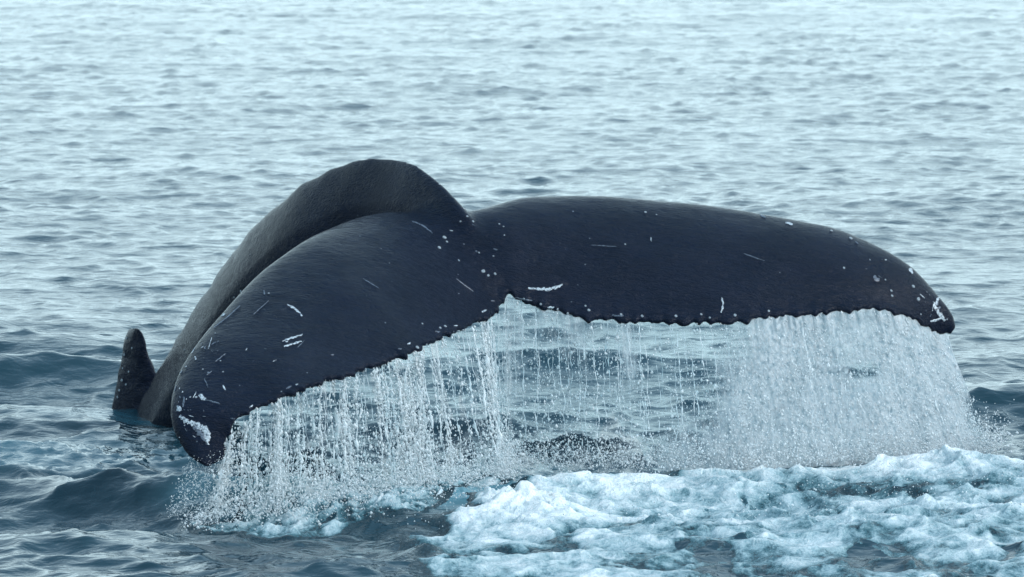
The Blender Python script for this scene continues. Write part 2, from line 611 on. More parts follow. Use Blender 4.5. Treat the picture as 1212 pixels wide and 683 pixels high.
def fluke_curves(n):
    A = crom(FL, n)
    Lp = P(A[:, 0], A[:, 1], A[:, 2])
    Tp = P(A[:, 3], A[:, 4], A[:, 5])
    return Lp, Tp, A[:, 6], A


def trailing_edge(n):
    Lp, Tp, th, A = fluke_curves(n)
    span = np.concatenate([[0], np.cumsum(np.linalg.norm(np.diff(Tp, axis=0), axis=1))])
    cdir = Tp - Lp
    cl = np.linalg.norm(cdir, axis=1)[:, None]
    cdir = cdir / np.maximum(cl, 1e-6)
    w = np.stack([span * 9, 0 * span + 2.2, 0 * span], -1)
    kn = 0.034 * fbm(w, 3, 0.6) + 0.060 * np.abs(pnoise(w * 2.0 + 9)) + .006 * pnoise(w * 5.5)
    kn = kn * np.clip(cl[:, 0] / 0.3, 0, 1)
    return Lp, Tp + cdir * kn[:, None], th, A, span, Tp, cdir * kn[:, None]


def build_whale():
    parts = []
    Lp, _, th, A, span, Tp, KN = trailing_edge(900)
    sd_ = np.gradient(0.5 * (Lp + Tp), axis=0)
    sd_ /= np.linalg.norm(sd_, axis=1)[:, None]
    cd_ = Tp - Lp
    Nn = np.cross(sd_, cd_)
    Nn /= np.linalg.norm(Nn, axis=1)[:, None]
    Nn *= np.sign((Nn * (CAM - 0.5 * (Lp + Tp))).sum(1))[:, None]
    # keep normals steady where the chord is tiny
    for _ in range(30):
        Nn[1:-1] = 0.25 * Nn[:-2] + 0.5 * Nn[1:-1] + 0.25 * Nn[2:]
    Nn /= np.linalg.norm(Nn, axis=1)[:, None]
    m = 40
    c = 0.5 * (1 - np.cos(np.linspace(0, np.pi, m)))
    cc = np.concatenate([c, c[-2:0:-1]])
    sg = np.concatenate([np.ones(m), -np.ones(m - 2)])
    half = naca(cc[None], th[:, None]) + 0.007 * np.sqrt(np.clip(cc, 0, 1))[None] * np.clip(th / .06, 0, 1)[:, None]
    camber = (0.16 * th[:, None]) * 4 * cc[None] * (1 - cc[None])
    off = half * sg[None] * np.where(sg > 0, 1.0, 0.8)[None] + camber
    # the edge: a rounded, slightly swollen lip with knobs
    lip = np.exp(-((cc - 0.985) / 0.03) ** 2)[None] * (0.006 + 0.006 * pnoise(np.stack([span * 22, 0 * span, 0 * span], -1)))[:, None]
    off = off + lip * sg[None]
    rings = Lp[:, None] + cd_[:, None] * cc[None, :, None] + Nn[:, None] * off[..., None] + KN[:, None] * sstep(.86, .985, cc)[None, :, None]
    parts.append(closed_loft(rings))
    # tail stock
    RD = [  # dorsal ridge px, py, Y; height, width
        (596, 326, .10, .16, .20), (580, 296, .12, .22, .20), (563, 266, .17, .30, .20), (547, 240, .25, .36, .20), (526, 214, .38, .42, .18), (498, 197, .56, .46, .18),
        (458, 188, .82, .50, .19), (410, 193, 1.04, .56, .23), (350, 226, 1.30, .58, .33), (296, 276, 1.62, .60, .36),
        (246, 344, 1.98, .60, .38), (209, 405, 2.32, .60, .40), (178, 458, 2.65, .60, .42), (150, 510, 3.0, .62, .44), (124, 570, 3.4, .66, .46)]
    B = crom(RD, 260)
    Rg = P(B[:, 0], B[:, 1], B[:, 2])
    h, w = B[:, 3], B[:, 4]
    T = np.gradient(Rg, axis=0); T /= np.linalg.norm(T, axis=1)[:, None]
    arch = P(390, 400, 1.0)
    U = Rg - arch
    U -= (U * T).sum(1)[:, None] * T
    U /= np.linalg.norm(U, axis=1)[:, None]
    Ls = np.cross(T, U)
    a = np.linspace(0, 2 * np.pi, 64, endpoint=False)
    ca, sa = np.cos(a), np.sin(a)              # ca = 1 at the dorsal ridge
    wid = np.sign(sa) * np.abs(sa) ** 1.15 * (1 - .42 * np.clip(ca, 0, 1))
    s_ = np.cumsum(np.linalg.norm(np.diff(Rg, axis=0, prepend=Rg[:1]), axis=1))
    knuck = 0.022 * np.clip(pnoise(np.stack([s_ * 5.5, 0 * s_, 0 * s_ + 4], -1)), -0.3, 1) * sstep(1.25, 1.7, s_)
    rad = h[:, None] / 2
    rr = rad * ca[None] - rad + knuck[:, None] * np.clip(ca, 0, 1)[None] ** 6
    rings = Rg[:, None] + U[:, None] * rr[..., None] + Ls[:, None] * (w[:, None] / 2 * wid[None])[..., None]
    parts.append(closed_loft(rings))
    # dorsal fin (rises from the back where it enters the water)
    FN = [(540, 122, 196, .08), (500, 130, 192, .07), (476, 134, 190, .062), (455, 138, 188, .056), (438, 142, 183, .048), (420, 145, 174, .040), (404, 147, 171, .034), (394, 150, 167, .024), (388, 155, 163, .012)]
    F = crom(FN, 60)
    rings = []
    for py, x0, x1, tk in F:
        q0, q1 = P(x0, py, 3.0), P(x1, py, 2.82)
        ax = (q1 - q0) / 2
        pe = np.array([-ax[1], ax[0], 0]); pe /= np.linalg.norm(pe)
        rings.append([(q0 + q1) / 2 + ax * math.cos(t) + pe * tk * math.sin(t) for t in np.linspace(0, 2 * np.pi, 28, endpoint=False)])
    parts.append(closed_loft(np.array(rings)))
    V, Fs = [], []
    o_ = 0
    for v, f, tr in parts:
        V.append(v)
        Fs += [tuple(q) for q in (f + o_).tolist()] + [tuple(q) for q in (tr + o_).tolist()]
        o_ += len(v)
    me = bpy.data.meshes.new('raw')
    me.from_pydata(np.vstack(V).tolist(), [], Fs)
    import bmesh
    bm = bmesh.new(); bm.from_mesh(me)
    # outward normals per closed piece
    bmesh.ops.recalc_face_normals(bm, faces=bm.faces)
    bm.to_mesh(me); bm.free()
    tmp = bpy.data.objects.new('raw', me)
    C.objects.link(tmp)
    r = tmp.modifiers.new('r', 'REMESH'); r.mode = 'VOXEL'; r.voxel_size = 0.0105
    s = tmp.modifiers.new('s', 'SMOOTH'); s.factor = 0.5; s.iterations = 3
    dg = bpy.context.evaluated_depsgraph_get()
    ev = bpy.data.meshes.new_from_object(tmp.evaluated_get(dg))
    bpy.data.objects.remove(tmp)
    n = len(ev.vertices)
    co = np.empty(n * 3, np.float32); ev.vertices.foreach_get('co', co); co = co.reshape(-1, 3).astype(float)
    # extra smoothing only around the root, where the stock flows into the flukes
    ed = np.empty(len(ev.edges) * 2, np.int32); ev.edges.foreach_get('vertices', ed); ed = ed.reshape(-1, 2)
    root = P(560, 285, .25)
    saddle = P(528, 250, .42)
    wgt = np.maximum(0.5 * np.exp(-(np.linalg.norm(co - root, axis=1) / 0.40) ** 4), np.exp(-(np.linalg.norm(co - saddle, axis=1) / 0.27) ** 4))[:, None]
    te = trailing_edge(300)[1]
    near_te = np.ones(n)
    deg = np.bincount(ed.ravel(), minlength=n)[:, None]
    sel = np.where(wgt[:, 0] > 0.02)[0]
    dte = np.min(np.linalg.norm(co[sel][:, None] - te[None, ::3], axis=2), axis=1)
    wsel = np.zeros((n, 1)); wsel[sel, 0] = wgt[sel, 0] * sstep(0.05, 0.16, dte)
    for _ in range(130):
        acc = np.zeros_like(co)
        for q in range(3):
            acc[:, q] = np.bincount(ed[:, 0], co[ed[:, 1], q], n) + np.bincount(ed[:, 1], co[ed[:, 0], q], n)
        co += (acc / deg - co) * 0.6 * wsel
    no = np.empty(n * 3, np.float32); ev.vertices.foreach_set('co', co.astype(np.float32).ravel()); ev.update()
    ev.vertices.foreach_get('normal', no); no = no.reshape(-1, 3)
    # uneven flesh
    finm = np.exp(-(np.linalg.norm(co - P(160, 425, 2.9), axis=1) / .35) ** 4)
    d = 0.006 * fbm(co * np.array([2.5, 4, 4]), 3) + finm * .013 * fbm(co * 9, 3) + 0.0012 * fbm(co * np.array([9, 22, 22]), 2)
    co += no * d[:, None]
    ev.vertices.foreach_set('co', co.astype(np.float32).ravel())
    ev.polygons.foreach_set('use_smooth', np.ones(len(ev.polygons), bool))
    ev.materials.clear(); ev.materials.append(M_SKIN)
    ev.update()
    ev.name = 'body'
    root_e = empty('whale', (-0.2, 0.6, 0))
    tag(root_e, 'dark wet humpback whale tail arched over the water with pale scars on its flukes', 'whale')
    body = bpy.data.objects.new('body', ev)
    C.objects.link(body)
    body.parent = root_e
    body.matrix_parent_inverse = Matrix.Translation(-root_e.location)
    return root_e, body


whale, body = build_whale()
bvh = BVHTree.FromPolygons([v.co.copy() for v in body.data.vertices], [tuple(p.vertices) for p in body.data.polygons])


def on_skin(px, py):
    q = P(px, py, 0.0)
    d = Vector(q - CAM).normalized()
    hit = bvh.ray_cast(Vector(CAM), d, 60)
    return hit[0], hit[1]


def scar(pts, wpx, mat, seed=0):
    """flat pale mark along pixel points on the skin, following its curve"""
    pts = np.array(pts, float)
    L = np.linalg.norm(np.diff(pts, axis=0), axis=1).sum()
    n = max(4, int(L / 1.6))
    c = crom(pts, n) if len(pts) > 2 else pts[0] + (pts[1] - pts[0]) * np.linspace(0, 1, n)[:, None]
    t = np.gradient(c, axis=0); t /= np.linalg.norm(t, axis=1)[:, None] + 1e-9
    nn = np.stack([-t[:, 1], t[:, 0]], -1)
    r = np.random.default_rng(seed + 50)
    s = np.linspace(0, 1, n)
    V = []
    for k in range(n):
        wd = wpx * (0.35 + 0.65 * math.sin(math.pi * min(max(s[k], .04), .96)) ** 0.5) * (0.55 + 0.7 * r.random())
        sh = (r.random() - .5) * wpx * .4
        for e in (-1, -.33, .33, 1):
            q = c[k] + nn[k] * (e * wd / 2 + sh)
            h, nrm = on_skin(*q)
            if h is None or (q[0] < 420 and h.y > .6 and mat is not None) or (V and (h - V[-1]).length > .07): return None
            nrm = nrm if nrm.dot(Vector(CAM) - h) > 0 else -nrm
            V.append(h + nrm * (0.0022 if abs(e) < .5 else 0.0004))
    o = mesh_np('scar', [tuple(v) for v in V], grid_faces(n, 4), mat, whale)
    return o


SC = [([(599, 343), (603, 349)], 6, 1), ([(604, 349), (612, 352), (622, 354)], 3.5, 0), ([(282, 347), (289, 355)], 6, 0), ([(340, 360), (350, 366), (358, 374)], 2.6, 0), ([(334, 404), (345, 400), (358, 396)], 2.4, 0),
      ([(336, 410), (346, 407), (357, 404)], 2.6, 0), ([(253, 388), (268, 376), (284, 362)], 1.3, 1), ([(229, 399), (240, 395), (252, 394)], 2.6, 0),
      ([(238, 399), (247, 401), (258, 402)], 2.6, 0), ([(222, 402), (232, 391), (238, 384)], 3.0, 0), ([(262, 374), (266, 371)], 2.5, 0),
      ([(207, 430), (211, 440), (214, 452)], 3.0, 0), ([(236, 467), (243, 473)], 5, 0), ([(243, 473), (254, 476), (260, 478)], 2, 1),
      ([(222, 500), (233, 503), (241, 508), (246, 519), (245, 526)], 7, 0), ([(210, 480), (213, 487)], 6, 0), ([(213, 492), (222, 499)], 6, 0),
      ([(228, 505), (236, 512), (243, 522)], 6, 1), ([(208, 448), (212, 456)], 3, 0), ([(264, 456), (267, 462)], 2, 0),
      ([(242, 448), (246, 459)], 1.4, 1), ([(296, 300), (300, 298)], 2, 1), ([(312, 344), (313, 349)], 1.8, 1),
      ([(488, 262), (500, 267), (512, 276)], 1.6, 1), ([(625, 341), (645, 342), (652, 343)], 3.2, 0), ([(645, 344), (654, 341), (666, 337)], 3.4, 0),
      ([(1032, 284), (1042, 293), (1053, 303), (1058, 307)], 3.2, 0), ([(1040, 288), (1052, 298)], 2.2, 0), ([(1056, 297), (1061, 306)], 2.4, 1),
      ([(1076, 318), (1080, 324)], 4, 0), ([(1106, 337), (1112, 346), (1119, 357)], 3.4, 0), ([(1111, 352), (1107, 362), (1112, 372), (1118, 380)], 4.4, 0),
      ([(1112, 350), (1120, 358), (1121, 366)], 3.2, 0), ([(1101, 381), (1108, 379), (1116, 376)], 3.0, 0), ([(1106, 366), (1113, 364)], 4, 1),
      ([(854, 352), (856, 360), (853, 370)], 2.6, 0), ([(1034, 327), (1040, 333)], 5, 1), ([(930, 263), (938, 266)], 3.4, 0),
      ([(900, 254), (906, 258)], 2.2, 1), ([(610, 352), (622, 355), (630, 356)], 2, 1), ([(648, 364), (656, 364)], 2.6, 0),
      ([(724, 373), (738, 374)], 2, 1), ([(770, 281), (771, 286)], 1.8, 0), ([(606, 355), (616, 357), (632, 362)], 2.0, 1),
      ([(220, 407), (222, 412)], 3, 0), ([(231, 422), (232, 426)], 2.4, 0), ([(300, 372), (318, 356)], 1.0, 1), ([(205, 424), (207, 414), (213, 406)], 2.2, 0),
      ([(218, 470), (216, 482)], 3.2, 1), ([(700, 290), (730, 292)], 1.0, 1), ([(880, 300), (905, 309)], 1.0, 1), ([(430, 330), (448, 341)], 1.0, 1), ([(540, 330), (560, 345)], 1.0, 1)]
rs = random.Random(12)
def scatter_marks(n, cx, cy, sx, sy, ang, lmax):
    for _ in range(n):
        x_, y_ = rs.gauss(cx, sx), rs.gauss(cy, sy)
        a_ = math.radians(ang + rs.gauss(0, 22)); l_ = (1.5 + (lmax - 1.5) * rs.random() ** 3) / 2
        SC.append(([(x_ - l_ * math.cos(a_), y_ + l_ * math.sin(a_)), (x_ + l_ * math.cos(a_), y_ - l_ * math.sin(a_))], rs.uniform(.5, 1.5), rs.random() < .6))
scatter_marks(18, 232, 410, 14, 16, 48, 16)
scatter_marks(16, 216, 455, 6, 22, 75, 9)
scatter_marks(16, 228, 502, 10, 12, -40, 9)
scatter_marks(16, 1104, 358, 8, 14, -55, 9)
scatter_marks(7, 1050, 305, 22, 12, -38, 14)
scatter_marks(7, 330, 390, 60, 30, 15, 14)
scatter_marks(10, 560, 300, 22, 18, -35, 8)
for xx in range(275, 600, 11):
    yy = float(np.interp(xx, [275, 312, 360, 405, 450, 492, 532, 566, 600], [500, 473, 454, 439, 426, 407, 391, 376, 346]))
    if rs.random() < .35: SC.append(([(xx - 2, yy - rs.uniform(1, 5)), (xx + rs.uniform(1, 4), yy - rs.uniform(2, 5))], rs.uniform(1.2, 2.6), rs.random() < .5))
for k, (pts, w_, g_) in enumerate(SC):
    scar(pts, w_, M_SCAR2 if g_ else M_SCAR, k)


def barnacle_mesh():
    V, F = [], []
    prof = [(1.0, 0.0), (0.92, .25), (.66, .48), (.42, .5), (.34, .3), (0.0, .22)]
    k = 9
    for i, (r_, z_) in enumerate(prof[:-1]):
        for j in range(k):
            a = 2 * math.pi * j / k
            q = r_ * (1 + .09 * math.sin(j * 2.4 + i))
            V.append((q * math.cos(a), q * math.sin(a), z_))
    n = len(prof) - 1
    V.append((0, 0, .22))
    for i in range(n - 1):
        for j in range(k):
            F.append((i * k + j, i * k + (j + 1) % k, (i + 1) * k + (j + 1) % k, (i + 1) * k + j))
    for j in range(k):
        F.append(((n - 1) * k + j, (n - 1) * k + (j + 1) % k, n * k))
    me = bpy.data.meshes.new('barnacle')
    me.from_pydata(V, [], F)
    me.polygons.foreach_set('use_smooth', np.ones(len(F), bool))
    me.materials.append(M_BARN)
    return me


BM = barnacle_mesh()
BPX = [(150, 400, 4), (147, 420, 5), (145, 436, 4), (144, 450, 5), (141, 462, 5), (152, 440, 4), (156, 412, 4), (139, 470, 5), (149, 455, 4), (764, 251, 4), (777, 254, 3), (740, 289, 3), (935, 264, 4), (984, 273, 5), (1007, 282, 6), (999, 317, 4), (1055, 344, 4), (1056, 350, 4),
       (1087, 354, 7), (1081, 339, 6), (1048, 331, 3), (526, 281, 7), (520, 293, 6), (529, 286, 4), (572, 321, 6), (578, 326, 4), (586, 324, 4), (584, 303, 3),
       (567, 299, 3), (591, 265, 3), (596, 268, 3), (560, 262, 4), (553, 256, 4), (549, 247, 3), (541, 236, 3), (533, 227, 3), (545, 262, 3), (520, 218, 3),
       (500, 383, 3), (521, 388, 5), (527, 386, 5), (505, 408, 4), (494, 411, 5), (542, 392, 6), (548, 391, 5), (466, 428, 4), (261, 427, 3), (240, 437, 3), (264, 440, 3),
       (318, 347, 3), (285, 345, 4), (277, 352, 3), (218, 414, 3), (220, 434, 4), (232, 470, 4), (214, 441, 4), (296, 301, 2), (225, 470, 3), (697, 367, 5), (693, 362, 4),
       (672, 371, 4), (735, 372, 4), (760, 374, 5), (800, 374, 5), (830, 372, 4), (870, 373, 5), (840, 376, 4), (910, 368, 4), (660, 366, 4), (640, 360, 4), (620, 354, 4), (1090, 372, 3), (1121, 378, 3)]
rb = random.Random(3)
for px, py, sz in BPX:
    h_, n_ = on_skin(px, py)
    if h_ is None: continue
    if n_.dot(Vector(CAM) - h_) < 0: n_ = -n_
    o = bpy.data.objects.new('barnacle', BM)
    s_ = sz * 0.0036 / 2
    o.matrix_world = Matrix.Translation(h_ - n_ * 0.001) @ n_.to_track_quat('Z', 'Y').to_matrix().to_4x4() @ Matrix.Rotation(rb.random() * 6, 4, 'Z') @ Matrix.Diagonal((s_ * rb.uniform(.8, 1.2), s_, s_, 1))
    C.objects.link(o)
    mw = o.matrix_world.copy()
    o.parent = whale
    o.matrix_parent_inverse = Matrix.Translation(-whale.location)

# ------------------------------------------------------------ falling water
OCTA = (np.array([[1, 0, 0], [-1, 0, 0], [0, 1, 0], [0, -1, 0], [0, 0, 1], [0, 0, -1]], float),
        np.array([[0, 2, 4], [2, 1, 4], [1, 3, 4], [3, 0, 4], [2, 0, 5], [1, 2, 5], [3, 1, 5], [0, 3, 5]]))


def drops(name, pts, rad, stretch, mat, parent=None, lean=None):
    v, f = OCTA
    n = len(pts)
    r = np.random.default_rng(len(pts))
    sc = np.stack([rad * r.uniform(.8, 1.25, n), rad * r.uniform(.8, 1.25, n), rad * stretch], -1)
    a = r.uniform(0, 6.28, n)
    ca, sa = np.cos(a)[:, None], np.sin(a)[:, None]
    vx = v[None, :, 0] * ca - v[None, :, 1] * sa
    vy = v[None, :, 0] * sa + v[None, :, 1] * ca
    W_ = np.stack([vx * sc[:, None, 0], vy * sc[:, None, 1], np.broadcast_to(v[None, :, 2], vx.shape) * sc[:, None, 2]], -1)
    if lean is not None:
        W_[..., 0] += W_[..., 2] * np.asarray(lean)[:, None]
    W_ = W_ + pts[:, None]
    F = (f[None] + (np.arange(n) * 6)[:, None, None]).reshape(-1, 3)
    o = mesh_np(name, W_.reshape(-1, 3), F, mat, parent)
    o['kind'] = 'stuff'
    return o


TE_L, TE_T, TE_th, TE_A, TE_S, _t, _k = trailing_edge(1400)
TPX = TE_A[:, 3]
TE_SM = _t + 0.012 * (_t - TE_L) / np.linalg.norm(_t - TE_L, axis=1)[:, None]


def edge_at(px):
    """3D point of the trailing edge under the given photo column"""
    return np.stack([np.interp(px, TPX, TE_T[:, q]) for q in range(3)], -1)


def fall(px, t, drift):
    """water leaving the edge at column px, t = 0..1 of the way down to the sea; drift = metres sideways, metres towards camera"""
    e = edge_at(px)
    sm = np.stack([np.interp(px, TPX, TE_SM[:, q]) for q in range(3)], -1)
    k = np.asarray(sstep(0.0, .2, np.asarray(t, float)))[..., None]
    e = e * (1 - k) + sm * k
    out = e.copy()
    out[..., 0] += drift[0] * t
    out[..., 1] += drift[1] * t ** 0.8
    out[..., 2] = e[..., 2] * (1 - t) + 0.0 * t
    return out


def drift_x(px):
    px = np.asarray(px, float)
    return np.interp(px, [255, 300, 420, 560, 600, 760, 900, 1060, 1118], [-.10, -.02, .06, .14, .02, .05, .09, .19, .27])


def dens_right(px, t):
    """how thick the right fluke's water is"""
    d = 0.22 + 0.78 * sstep(770, 900, px + 60 * (np.asarray(t) - .5)) + .15 * bumpxy(px, t, 660, .3, 45, .6)
    d = d - 0.25 * sstep(600, 570, px)
    return d


def stream_mesh(px, t0, t1, r0, seed, drift, yoff=0.0, wob=0.010, nseg=None):
    r = np.random.default_rng(seed)
    e = edge_at(px)
    Lz = max(e[2], .2) * (t1 - t0)
    n = nseg or max(8, int(Lz / 0.010))
    t = np.linspace(t0, t1, n)
    c = fall(np.full(n, float(px)), t, drift)
    s = t * e[2]
    q = np.stack([s * 7, np.full(n, seed * 3.7), np.zeros(n)], -1)
    c[:, 0] += wob * t * 2.2 * pnoise(q) + 0.005 * pnoise(q * 3 + 3) + .003 * pnoise(q * 7)
    c[:, 1] += wob * t * 2.2 * pnoise(q + 50) + yoff
    rad = r0 * (0.18 + 1.5 * np.abs(pnoise(q * np.array([2.2, 1, 1]) + 20)) + 1.1 * pnoise(q * np.array([6.3, 1, 1]) + 8))
    rad = np.maximum(rad, r0 * .10) * np.sin(np.clip((t - t0) / (t1 - t0), .02, .98) * np.pi) ** .3
    k = 6
    a = np.linspace(0, 2 * np.pi, k, endpoint=False)
    ring = np.stack([np.cos(a), np.sin(a), 0 * a], -1)
    V = c[:, None] + ring[None] * rad[:, None, None] * np.array([1, .8, 1])
    i = np.arange(n * k).reshape(n, k); j = np.roll(i, -1, 1)
    F = np.stack([i[:-1], j[:-1], j[1:], i[1:]], -1).reshape(-1, 4)
    return V.reshape(-1, 3), F


def join(parts):
    V, F, o = [], [], 0
    for v, f in parts:
        V.append(v); F.append(f + o); o += len(v)
    return np.vstack(V), np.vstack(F)


def film(name, px0, px1, mat, parent, layer, dens, yoff, nx, nz, amp):
    px = np.linspace(px0, px1, nx)
    t = np.linspace(0.0, 1.0, nz)
    PX, T_ = np.meshgrid(px, t)
    e = fall(PX, T_, (drift_x(PX), np.zeros_like(PX)))
    xs = e[..., 0] - drift_x(PX) * T_
    dn = T_ * edge_at(PX)[..., 2]
    q = np.stack([xs * 7 + layer * 9, dn * 1.6, 0 * xs + layer], -1)
    q2 = np.stack([xs * 26 + layer * 9, dn * 7, 0 * xs + layer], -1)
    e[..., 1] += yoff * T_ ** .6 + amp * (0.3 + T_) * fbm(q, 3) + amp * .35 * fbm(q2, 2)
    e[..., 0] += amp * .3 * T_ * fbm(q2 + 30, 2)
    V = e.reshape(-1, 3)
    F = grid_faces(nz, nx)
    D = dens(PX, T_, xs, dn).ravel()
    keep = D[F].max(1) > 0.02
    F = F[keep]
    o = mesh_np(name, V, F, mat, parent)
    attr(o, 'water_cover', D)
    a = o.data.attributes.new('fall', 'FLOAT_VECTOR', 'POINT')
    a.data.foreach_set('vector', np.stack([xs + layer * 5, dn, 0 * xs + layer], -1).reshape(-1, 3).astype(np.float32).ravel())
    return o


def dens_film_right(PX, T_, xs, dn):
    n = fbm(np.stack([xs * 3.0, dn * 2.2, 0 * xs + 5], -1), 4)
    n2 = fbm(np.stack([xs * 11, dn * 2.0, 0 * xs + 15], -1), 3)
    d = dens_right(PX, T_) * 0.72 + 0.25 * n + 0.16 * n2 + 0.08
    hole = 0.55 * bumpxy(PX, T_, 1010, 0.40, 16, .04)
    g = 1 - sstep(760, 880, PX)
    d = d + g * (.24 + .60 * pnoise(np.stack([xs * 4.5, dn * .8, 0 * xs + 55], -1)) - .15 * T_)
    d = d * sstep(566, 600, PX) - hole
    d = d - .30 * sstep(1096, 1121, PX + 30 * n2) * sstep(.1, .8, T_) - .35 * n2 * sstep(.2, 1, T_) - .14
    d = d * (1 - 0.0 * T_)
    return np.clip(d * 1.0, 0, 0.95)


def dens_film_left(PX, T_, xs, dn):
    n = fbm(np.stack([xs * 16, dn * 1.1, 0 * xs + 5], -1), 4)
    n2 = fbm(np.stack([xs * 5, dn * 1.0, 0 * xs + 25], -1), 3)
    d = 0.08 + 0.85 * n + 0.20 * n2 + 0.25 * sstep(.75, 1.0, T_)
    return np.clip(d, 0, 0.7)


def curtain(side):
    if side == 'left':
        e = empty('water_curtain', tuple(edge_at(400) * np.array([1, 1, 0])))
        tag(e, 'white broken streams of water pouring off the near fluke on the left', 'falling water')
        x0, x1, nd, ns, nsm = 262, 586, 24000, 64, 90
        film('water_film', 268, 580, M_FILM, e, 1, dens_film_left, -.02, 300, 130, .03)
        film('water_film', 272, 584, M_FILM, e, 2, dens_film_left, .10, 300, 130, .03)
    else:
        e = empty('water_curtain', tuple(edge_at(860) * np.array([1, 1, 0])))
        tag(e, 'wide misty veil of water falling from the far fluke on the right', 'falling water')
        x0, x1, nd, ns, nsm = 570, 1120, 36000, 34, 110
        film('water_film', 570, 1121, M_VEIL, e, 3, dens_film_right, -.05, 460, 150, .03)
        film('water_film', 572, 1119, M_VEIL, e, 4, dens_film_right, .06, 460, 150, .04)
    r = np.random.default_rng(21 if side == 'left' else 22)
    # streams: clustered, thicker ones single objects
    sx = []
    for k in range(ns):
        px = r.uniform(x0 + 4, x1 - 4)
        if side == 'right' and r.random() < .25: px = r.uniform(575, 800)
        sx.append(px)
    for k, px in enumerate(sx):
        t1 = r.uniform(.75, 1.0); t0 = 0 if r.random() < .8 else r.uniform(0, .3)
        rr = r.uniform(.0035, .0095) if side == 'left' else r.uniform(.0020, .0050)
        v, f = stream_mesh(px, t0, t1, rr, 100 + k + (500 if side == 'right' else 0), (float(drift_x(px)) + r.normal() * .012, r.normal() * .05), wob=.014)
        mesh_np('water_stream', v, f, M_STREAM, e)
    parts = []
    for k in range(nsm):
        px = r.uniform(x0, x1)
        t0 = r.uniform(0, .6) if r.random() < .5 else 0
        v, f = stream_mesh(px, t0, min(1, t0 + r.uniform(.2, .7)), r.uniform(.0015, .0032), 1000 + k + (500 if side == 'right' else 0), (float(drift_x(px)) + r.normal() * .02, r.normal() * .08), wob=.018)
        parts.append((v, f))
    o = mesh_np('water_threads', *join(parts), M_STREAM, e)
    o['kind'] = 'stuff'
    # drops, strung along the streams and between them
    px = r.uniform(x0, x1, nd)
    cl = r.random(nd) < (.6 if side == 'left' else .15)
    px[cl] = np.array(sx)[r.integers(0, len(sx), cl.sum())] + r.normal(size=cl.sum()) * 2.2
    t = r.random(nd) ** .85
    if side == 'right':
        keep = r.random(nd) < dens_right(px, t) * (0.6 + .4 * sstep(-.3, .3, fbm(np.stack([px / 50, t * 2.0, 0 * t + 5], -1), 3)))
    else:
        keep = r.random(nd) < 0.10 + .75 * sstep(-.05, .3, pnoise(np.stack([px / 13, t * 1.1, 0 * t + 5], -1))) + .5 * cl
    px, t = px[keep], t[keep]
    n = len(px)
    p = fall(px, t, (drift_x(px) + r.normal(size=n) * .03, r.normal(size=n) * .09))
    rad = np.clip(r.lognormal(math.log(.0034 if side == 'left' else .0029), .5, n), .0015, .0095)
    drops('droplets', p, rad, r.uniform(1.0, 2.0, n), M_DROP, e, lean=-drift_x(px) * .6)


curtain('left')
curtain('right')

# ------------------------------------------------------------ white water
def foam_patch(name, x0, x1, y0, y1, dx, dy, hf, label, seed):
    xs = np.arange(x0, x1, dx); ys = np.arange(y0, y1, dy)
    Xg, Yg = np.meshgrid(xs, ys)
    X, Y, Z = sea_height(Xg, Yg)
    h, fo, cover = hf(Xg, Yg, seed)
    # overhanging billows: push sideways too
    q = np.stack([Xg * 4, Yg * 4, 0 * Xg + seed], -1)
    X = X + 0.05 * cover * fbm(q, 3) ; Y = Y + 0.05 * cover * fbm(q + 40, 3)
    Z = Z + h - 0.03 * (1 - sstep(.0, .15, cover)) + .004
    V = np.stack([X, Y, Z], -1).reshape(-1, 3)
    F = grid_faces(len(ys), len(xs))
    cv = cover.ravel()
    F = F[cv[F].max(1) > 0.01]
    o = mesh_np(name, V, F, M_FOAM)
    attr(o, 'foam', fo.ravel())
    tag(o, label, 'foam', kind='stuff')
    return o


